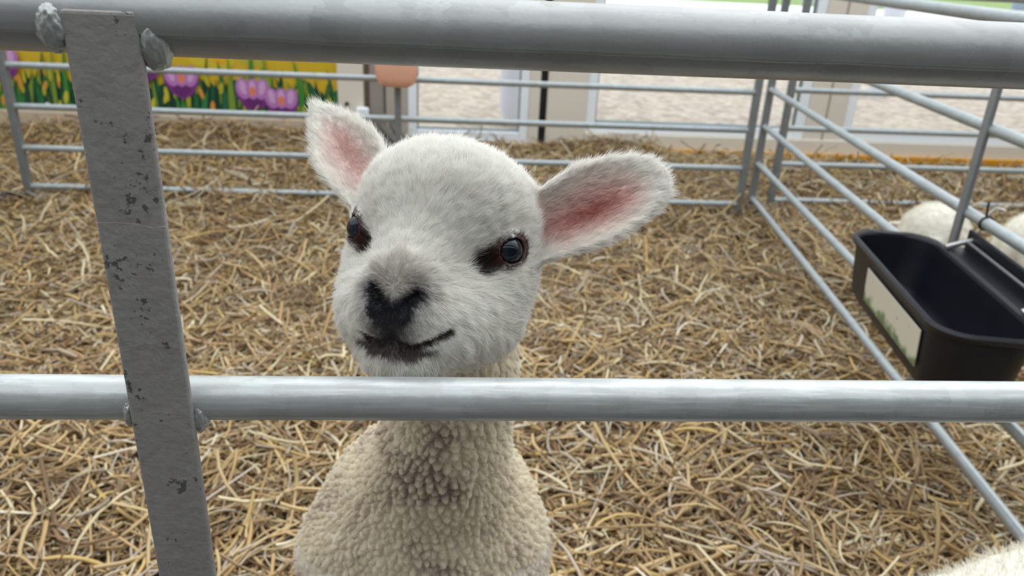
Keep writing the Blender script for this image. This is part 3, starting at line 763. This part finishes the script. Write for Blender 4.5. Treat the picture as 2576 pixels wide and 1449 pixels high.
def seg_dist(p, a, b):
    a = np.array(a, float); b = np.array(b, float); ab = b-a; t = np.clip(((p-a)@ab)/(ab@ab), 0, 1); return np.linalg.norm(p-a-t[:, None]*ab, axis=1)
def sstep(x, a, b):
    t = np.clip((x-a)/(b-a), 0, 1); return t*t*(3-2*t)
def fbm(P, s, seed=0):
    return np.array([mnoise.noise(Vector(q)) for q in (P*s+seed)])
def lerp(a, b, t): return a*(1-t)[:, None]+np.array(b)*t[:, None]
WHITE = np.array([.95, .935, .895]); WOOL = np.array([.93, .87, .76]); PINK = np.array([.86, .58, .55]); RED = np.array([.58, .22, .19])
def wool_zone(P):
    """0 on the sleek head, 1 on the curly-woolled neck and body"""
    return 1-sstep(P[:, 2]+.15*(P[:, 1]-.55)*0, .735, .775)*(1)
def coat_colour(P, skin=True):
    h = to_head(P); A = np.abs(h[:, 0]); q = np.stack([A, h[:, 1], h[:, 2]], 1)
    C = np.tile(WHITE, (len(P), 1)); hz = 1-wool_zone(P)
    C = lerp(C, WOOL, wool_zone(P))
    jit = rng.normal(0, 1, len(P))
    # nose and lips
    dn_ = np.minimum.reduce([seg_dist(q, (0, -76, -55), (6, -77, -48))-2.6, seg_dist(q, (6, -77, -47), (12, -72, -39)), seg_dist(q, (0, -78, -52), (0, -72, -69))-.5*0])
    C = lerp(C, (.30, .28, .28), hz*.55*(1-sstep(dn_+jit*1.5, 6, 17))*(h[:, 1] < -40))
    C = lerp(C, (.36, .31, .26), hz*.40*(1-sstep(np.linalg.norm(q-np.array((0, -72, -32)), axis=1)+jit*2, 8, 20)))
    C = lerp(C, (.028, .028, .034), hz*(1-sstep(dn_+jit*.7, 3.6, 8.0)))
    dm = np.minimum.reduce([seg_dist(q, a, b) for a, b in zip(MOUTH[:-1], MOUTH[1:])])
    dm = dm+np.where(h[:, 0] < -17, (-17-h[:, 0])*.8, 0)
    fr = 1-sstep(A, 8, 32)
    C = lerp(C, (.13, .12, .125), hz*.72*(1-sstep(np.linalg.norm((q-np.array((0, -73, -61)))/np.array((1.55, 1, 1)), axis=1)+jit*1.0, 4, 13)))
    C = lerp(C, (.10, .07, .07), hz*.9*(1-sstep(np.minimum(seg_dist(q, (0, -67, -74), (13, -67, -74)), seg_dist(q, (13, -67, -74), (24, -61, -69))+1)+jit*.4, 2.4, 5.2)))
    C = lerp(C, (.07, .055, .055), hz*(1-sstep(dm+jit*.35, 1.4+1.0*fr, 3.4+2.0*fr)))
    # eye rims: dark brown running down to the inner corner
    de = np.minimum(seg_dist(q, EYE+EYE_DIR*9+_c*5, EYE+EYE_DIR*9-_c*5)-7.2, seg_dist(q, EYE+EYE_DIR*10-_c*6, (38, -28, -18))-4.8)
    C = lerp(C, (.13, .10, .10), hz*(1-sstep(de+jit*1.1, 1.5, 5.5)))
    C = lerp(C, (.095, .040, .034), hz*(1-sstep(de+jit*.5, -1, 2.2)))
    C = lerp(C, (.04, .034, .035), hz*.9*(1-sstep(np.linalg.norm(q-np.array((38, -27.5, -18)), axis=1)+jit*1.0, 1.5, 6.5)))
    # ears: pink inside
    for s_, e_ in EARS.items():
        u, t, n, L_ = ear_coords([h[:, 0], h[:, 1], h[:, 2]], e_)
        w = ear_width(u, e_); kk = e_['k']*(1.7-1.1*np.clip(u, 0, 1)); mid = kk*np.minimum(t*t, 900)-4
        inside = (n > mid-.2) & (n < mid+9) & (np.abs(t) < w+3) & (u > -.05) & (u < 1.05) & (s_*h[:, 0] > 44)
        g = np.exp(-((t/np.maximum(w, 4))/.62)**2)*sstep(u, -.1, .2)*(1-sstep(u, .55, .95))*inside
        C = lerp(C, PINK, np.clip(.80*g, 0, 1)*(1 if s_ > 0 else .6))
        g2 = np.exp(-(((t+2)/7)**2+((u-.45)/.22)**2))*inside
        C = lerp(C, RED, np.clip(.8*g2, 0, 1)*(1 if s_ > 0 else .35))
    return C

# wool locks: cell seeds scattered over the woolly part, surface bulged into small tufts
zone = wool_zone(V)
cand = V[(zone > .35)]; key = {}
cell = .0078
for i, q_ in enumerate(np.floor(cand/cell+rng.normal(0, .0, cand.shape)).astype(int)):
    key.setdefault((q_[0], q_[1], q_[2]), []).append(i)
seeds = []
for kk_, li in key.items():
    if len(li) >= 4 or cand[li[0]][2] < .55: seeds.append(cand[li[rng.integers(len(li))]])
seeds = np.array(seeds); kd = kdtree.KDTree(len(seeds))
for i, q_ in enumerate(seeds): kd.insert(Vector(q_), i)
kd.balance()
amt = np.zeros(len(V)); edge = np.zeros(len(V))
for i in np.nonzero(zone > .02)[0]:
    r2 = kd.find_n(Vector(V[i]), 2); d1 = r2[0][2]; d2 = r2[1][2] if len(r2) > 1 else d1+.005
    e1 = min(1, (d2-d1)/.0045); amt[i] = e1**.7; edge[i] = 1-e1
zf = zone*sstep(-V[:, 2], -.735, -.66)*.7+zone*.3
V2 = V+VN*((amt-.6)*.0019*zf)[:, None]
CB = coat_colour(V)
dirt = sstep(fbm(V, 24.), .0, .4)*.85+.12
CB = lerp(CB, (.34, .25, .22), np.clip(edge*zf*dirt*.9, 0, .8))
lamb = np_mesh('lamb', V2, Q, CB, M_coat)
tag(lamb, 'white lamb standing up at the rail with pink ears, looking at the viewer', 'lamb')

# eyes
def eye_mat():
    m, nt, p = mat_new('lamb_eye'); N = nt.nodes.new; L = nt.links.new
    tc = N('ShaderNodeTexCoord'); sp_ = N('ShaderNodeSeparateXYZ'); L(tc.outputs['Object'], sp_.inputs[0])
    rp = N('ShaderNodeValToRGB'); e = rp.color_ramp.elements; e[0].position = .0; e[0].color = (.006, .010, .018, 1); e[1].position = 1; e[1].color = (.02, .012, .01, 1)
    mr = N('ShaderNodeMapRange'); mr.inputs['From Min'].default_value = .0098; mr.inputs['From Max'].default_value = .004; L(sp_.outputs['Z'], mr.inputs['Value']); L(mr.outputs[0], rp.inputs[0])
    e3 = e.new(.45); e3.color = (.018, .03, .045, 1)
    L(rp.outputs[0], p.inputs['Base Color']); p.inputs['Roughness'].default_value = .07; p.inputs['Specular IOR Level'].default_value = .32
    return m
M_eye = eye_mat()
for s_ in (1, -1):
    bm = bmesh.new(); bmesh.ops.create_uvsphere(bm, u_segments=48, v_segments=32, radius=.0099)
    for v in bm.verts:
        if v.co.z > .006: v.co.z += (v.co.z-.006)*.25
    me = bpy.data.meshes.new('eye'); bm.to_mesh(me); bm.free(); me.materials.append(M_eye); me.polygons.foreach_set('use_smooth', [True]*len(me.polygons))
    o = bpy.data.objects.new('eye', me); link(o, lamb)
    o.location = Vector(from_head(EYE*np.array([s_, 1, 1])))
    dirv = Vector(HM@(EYE_DIR*np.array([s_, 1, 1]))); o.rotation_mode = 'QUATERNION'; o.rotation_quaternion = dirv.to_track_quat('Z', 'Y')
    o['label'] = 'dark blue-black glossy eye'

# fur
def sample_surface(V, Q, VN, wfun, n, g):
    ctr = V[Q].mean(1); ar = np.linalg.norm(np.cross(V[Q[:, 2]]-V[Q[:, 0]], V[Q[:, 3]]-V[Q[:, 1]]), axis=1)*.5
    w = ar*wfun(ctr); fi = g.choice(len(Q), n, p=w/w.sum()); a = g.random(n)[:, None]; b = g.random(n)[:, None]
    c = V[Q[fi]]; m_ = VN[Q[fi]]
    bl = lambda z: (z[:, 0]*(1-a)+z[:, 1]*a)*(1-b)+(z[:, 3]*(1-a)+z[:, 2]*a)*b
    nn = bl(m_); return bl(c), nn/np.maximum(np.linalg.norm(nn, axis=1), 1e-9)[:, None]
def vis_weight(c):
    return np.where(c[:, 2] > .50, 1.0, .12)*np.where(c[:, 1] > .66, .3, 1.0)
def build_fur():
    g = np.random.default_rng(11)
    # sleek head hair, lying back from the nose
    n = 210000
    P, Nn = sample_surface(V, Q, VN, lambda c: 1-wool_zone(c), n, g)
    h = to_head(P); Nh = Nn@HM
    A = np.abs(h[:, 0])
    src = np.stack([h[:, 0]*.35+7*fbm(h, .12, 3.), np.full(n, -70.), np.full(n, -38.)], 1)
    fl = h-src; fl /= np.maximum(np.linalg.norm(fl, axis=1), 1)[:, None]
    fl[:, 2] += np.where(h[:, 2] > -20, .30, -.25)
    fl[:, 0] += np.tanh((h[:, 0]+5*fbm(h, .15, 8.))/16)*.35*(1-sstep(h[:, 2], 5, 35))
    swirl = fbm(h, .03, 5.)*.9; fl[:, 0] += swirl; fl[:, 2] += fbm(h, .03, 9.)*.5
    ln = 5.5+2.5*g.random(n)
    ln *= np.where((h[:, 2] > 25) & (A < 60), 1.15, 1)
    ln *= 1-.68*(1-sstep(np.linalg.norm(np.stack([A, h[:, 1], h[:, 2]], 1)-np.array((6, -80, -46)), axis=1), 8, 30))
    ln *= 1-.6*(1-sstep(np.linalg.norm(np.stack([A, h[:, 1], h[:, 2]], 1)-EYE, axis=1), 12, 22))
    dmo = np.minimum.reduce([seg_dist(np.stack([A, h[:, 1], h[:, 2]], 1), a, b) for a, b in zip(MOUTH[:-1], MOUTH[1:])])
    ln *= 1-.62*(1-sstep(dmo, 4, 14))
    lift = np.full(n, .42)
    for s_, e_ in EARS.items():
        a, s, t, nrm, L_ = ear_frame(e_); u, tt, nv, _ = ear_coords([h[:, 0], h[:, 1], h[:, 2]], e_)
        on = (u > .12) & (np.abs(tt) < e_['W']+4) & (np.abs(nv) < 22) & (s_*h[:, 0] > 54)
        w = ear_width(u, e_)
        fl[on] = (s[None]+t[None]*(np.sign(tt)*.45*sstep(np.abs(tt)/np.maximum(w, 3), .3, 1))[:, None])[on]
        ed = sstep(np.abs(tt)/np.maximum(w, 3), .75, 1.0)
        ins = on & (Nh@nrm > .2)
        ln[on] = (4.5+2.2*ed+2*g.random(n))[on]; lift[on] = .25
        ln[ins] *= np.where(np.exp(-(tt/10)**2) > .5, .75, 1.)[ins]; lift[ins] = .35
        ln[on & (u > .9)] *= 1.2
    fl -= Nh*(fl*Nh).sum(1)[:, None]; fl /= np.maximum(np.linalg.norm(fl, axis=1), 1e-6)[:, None]
    fl += g.normal(0, .16, fl.shape); lift = lift*(.7+.6*g.random(n))
    K = 5; S = np.zeros((n, K, 3))
    # locks: neighbouring hairs share a small sideways drift so the coat parts
    cl = np.stack([fbm(h, .22, 2.), fbm(h, .22, 31.), fbm(h, .22, 77.)], 1)*.55
    for k in range(K):
        t = k/(K-1)
        S[:, k] = h+Nh*(lift*(t-.45*t*t)*ln)[:, None]+(fl+cl*t)*(ln*t*(.55+.45*t))[:, None]
    S = S/1000.0@HM.T+HT
    C = coat_colour(P)*(1+g.normal(0, .05, n))[:, None]
    e = np.linalg.norm(np.stack([A, h[:, 1], h[:, 2]], 1)-EYE, axis=1) > 12.2
    Cc = np.clip(np.repeat(C[:, None, :], K, 1), 0, .95); Cc = np.concatenate([Cc, np.ones((n, K, 1))], 2)
    rad = np.array([.00010, .00010, .00009, .00006, .00002])
    o = hair_obj('head_fur', S[e], rad, Cc[e], M_fur, lamb)
    # curly wool gathered into the tufts
    n = 200000
    P, Nn = sample_surface(V2, Q, VN, lambda c: wool_zone(c)*vis_weight(c), n, g)
    tip = np.zeros((n, 3)); dd = np.zeros(n); sid = np.zeros(n, int)
    for i in range(n):
        co, ix, d = kd.find(Vector(P[i])); tip[i] = co; dd[i] = d; sid[i] = ix
    ln = (.0045+.0025*g.random(n)); sw = sstep(P[:, 2], .66, .76)
    srand = g.normal(0, 1, (len(seeds), 3)); cur = srand[sid]
    tang = tip-P; tang -= Nn*(tang*Nn).sum(1)[:, None]
    down = np.tile(np.array([0, -.1, -1.]), (n, 1)); down -= Nn*(down*Nn).sum(1)[:, None]
    K = 6; S = np.zeros((n, K, 3)); ph = g.random(n)*6.28
    side = np.cross(Nn, cur); side /= np.maximum(np.linalg.norm(side, axis=1), 1e-6)[:, None]
    for k in range(K):
        t = k/(K-1)
        curl = side*(np.sin(t*5+ph*.35)*.0011*t)[:, None]+np.cross(Nn, side)*(np.cos(t*5+ph*.35)*.0011*t)[:, None]
        S[:, k] = P+Nn*(ln*t*(1-.25*t)*(1-.35*sw))[:, None]+tang*(.62*t*(1-sw*.6))[:, None]+curl+cur*(.0010*t*t)+down*((.0012+.006*sw)*t*t)[:, None]
    Ct = coat_colour(P)*(1+g.normal(0, .05, n))[:, None]*(1+srand[sid][:, 0]*.03)[:, None]
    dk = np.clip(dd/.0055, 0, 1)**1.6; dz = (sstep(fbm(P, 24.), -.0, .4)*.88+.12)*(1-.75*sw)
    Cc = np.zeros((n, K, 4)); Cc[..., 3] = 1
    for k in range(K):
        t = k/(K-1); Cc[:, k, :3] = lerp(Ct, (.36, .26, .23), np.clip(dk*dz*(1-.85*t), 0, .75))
    rad = np.array([.00013, .00013, .00012, .0001, .00008, .00004])
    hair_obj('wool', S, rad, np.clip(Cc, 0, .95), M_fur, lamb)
build_fur()

# ------------------------------------------------------------------ other lambs
def standing_lamb_sdf(P, head=True):
    # local: nose towards -y, feet at z = 0
    d = cone(P, (0, -.13, .335), (0, .13, .335), .088, .092)
    d = smin(d, ell(P, (0, -.16, .34), (.075, .08, .095)), .03)
    d = smin(d, ell(P, (0, .15, .335), (.085, .085, .095)), .03)
    d = smin(d, cone(P, (0, -.20, .37), (0, -.29, .33), .058, .046), .03)
    d = smin(d, ell(P, (0, -.335, .30), (.047, .062, .048)), .02)
    d = smin(d, cone(P, (0, -.345, .285), (0, -.395, .245), .034, .024), .015)
    for s in (-1, 1):
        d = smin(d, cone(P, (s*.040, -.325, .34), (s*.125, -.315, .33), .016, .008), .01)
        d = smin(d, cone(P, (s*.058, -.15, .30), (s*.060, -.145, .19), .036, .022), .02)
        d = smin(d, cone(P, (s*.060, -.145, .19), (s*.058, -.150, .03), .018, .014), .012)
        d = smin(d, cone(P, (s*.058, -.150, .03), (s*.058, -.160, .015), .015, .017), .006)
        d = smin(d, cone(P, (s*.055, .17, .30), (s*.062, .125, .20), .055, .030), .02)
        d = smin(d, cone(P, (s*.062, .125, .20), (s*.062, .185, .125), .024, .016), .014)
        d = smin(d, cone(P, (s*.062, .185, .125), (s*.060, .165, .03), .015, .013), .012)
        d = smin(d, cone(P, (s*.060, .165, .03), (s*.060, .155, .015), .015, .017), .006)
    d = smin(d, cone(P, (0, .235, .34), (0, .262, .22), .020, .014), .02)
    return d
lx = np.arange(-.16, .165, .005, dtype=np.float32); ly = np.arange(-.45, .30, .005, dtype=np.float32); lz = np.arange(-.015, .47, .005, dtype=np.float32)
LX, LY, LZ = np.meshgrid(lx, ly, lz, indexing='ij')
LV, LQ = surface_nets(lx, ly, lz, standing_lamb_sdf((LX, LY, LZ))); LV = smooth_mesh(LV, LQ, 1, .4); LN = vnormals(LV, LQ)
nzv = fbm(LV, 60.); LV = LV+LN*(nzv*.003)[:, None]
def lamb_col(V_):
    C = np.tile(np.array([.80, .77, .69]), (len(V_), 1))
    legs = (V_[:, 2] < .22) & (np.abs(V_[:, 2]-.135) < .028); C = lerp(C, (.10, .09, .09), legs*.8)
    C = lerp(C, (.035, .035, .045), (V_[:, 2] < .035).astype(float))
    C = lerp(C, (.12, .11, .11), ((V_[:, 1] < -.36) & (V_[:, 2] > .2) & (fbm(V_, 40., 3.) > -.05)).astype(float)*.8)
    return C
LC = lamb_col(LV)
gl_ = np.random.default_rng(5)
LP, LPn = sample_surface(LV, LQ, LN, lambda c: np.where(c[:, 2] > .22, 1., .25), 26000, gl_)
def lamb_hair():
    n = len(LP); K = 4; S = np.zeros((n, K, 3)); ln = .006+.004*gl_.random(n); r_ = gl_.normal(0, .35, (n, 3)); r_[:, 2] -= .2
    for k in range(K):
        t = k/(K-1); S[:, k] = LP+LPn*(ln*t)[:, None]+r_*(ln*t*t)[:, None]
    C = np.clip(lamb_col(LP)*(1+gl_.normal(0, .05, n))[:, None], 0, .95)
    return S, np.concatenate([np.repeat(C[:, None], K, 1), np.ones((n, K, 1))], 2)
LS, LHC = lamb_hair()
def graze(V_):
    V_ = V_.copy(); t = sstep(-V_[..., 1], -.12, .22); V_[..., 2] *= 1-.30*t; return V_
lamb2 = np_mesh('lamb', graze(LV), LQ, LC, M_coat)
hair_obj('wool', graze(LS), np.array([.0003, .00028, .0002, .0001]), LHC, M_fur, lamb2)
lamb3 = np_mesh('lamb', LV, LQ, LC, M_coat)
fur2 = hair_obj('wool', LS, np.array([.0003, .00028, .0002, .0001]), LHC, M_fur, lamb3)
eye2 = []
for s_ in (1, -1):
    bm = bmesh.new(); bmesh.ops.create_uvsphere(bm, u_segments=16, v_segments=12, radius=.008); me = bpy.data.meshes.new('eye'); bm.to_mesh(me); bm.free(); me.materials.append(M_eye)
    o = bpy.data.objects.new('eye', me); link(o, lamb3); o.location = (s_*.041, -.350, .315); eye2.append(o); e_2 = o.copy(); link(e_2, lamb2); e_2.location = (s_*.041, -.350, .315*.70)
def place_lamb(r_, loc, rz, label, s=1.0):
    r_.location = loc; r_.rotation_euler = (0, 0, rz); r_.scale = (s, s, s); tag(r_, label, 'lamb')
def copy_tree(src):
    r_ = src.copy(); col.objects.link(r_)
    for ch in list(src.children):
        c_ = ch.copy(); col.objects.link(c_); c_.parent = r_
    return r_
place_lamb(lamb2, (1.435, 2.10, .0), math.radians(148), 'white lamb in the next pen, its back showing above the black trough', .95)
place_lamb(lamb3, (1.76, 1.95, .0), math.radians(100), 'white lamb at the right edge behind the side hurdle', .95)
place_lamb(copy_tree(lamb2), (.618, .586, .0), math.radians(-90), 'white lamb at the bottom right corner, only the top of its back in view', 1.05)
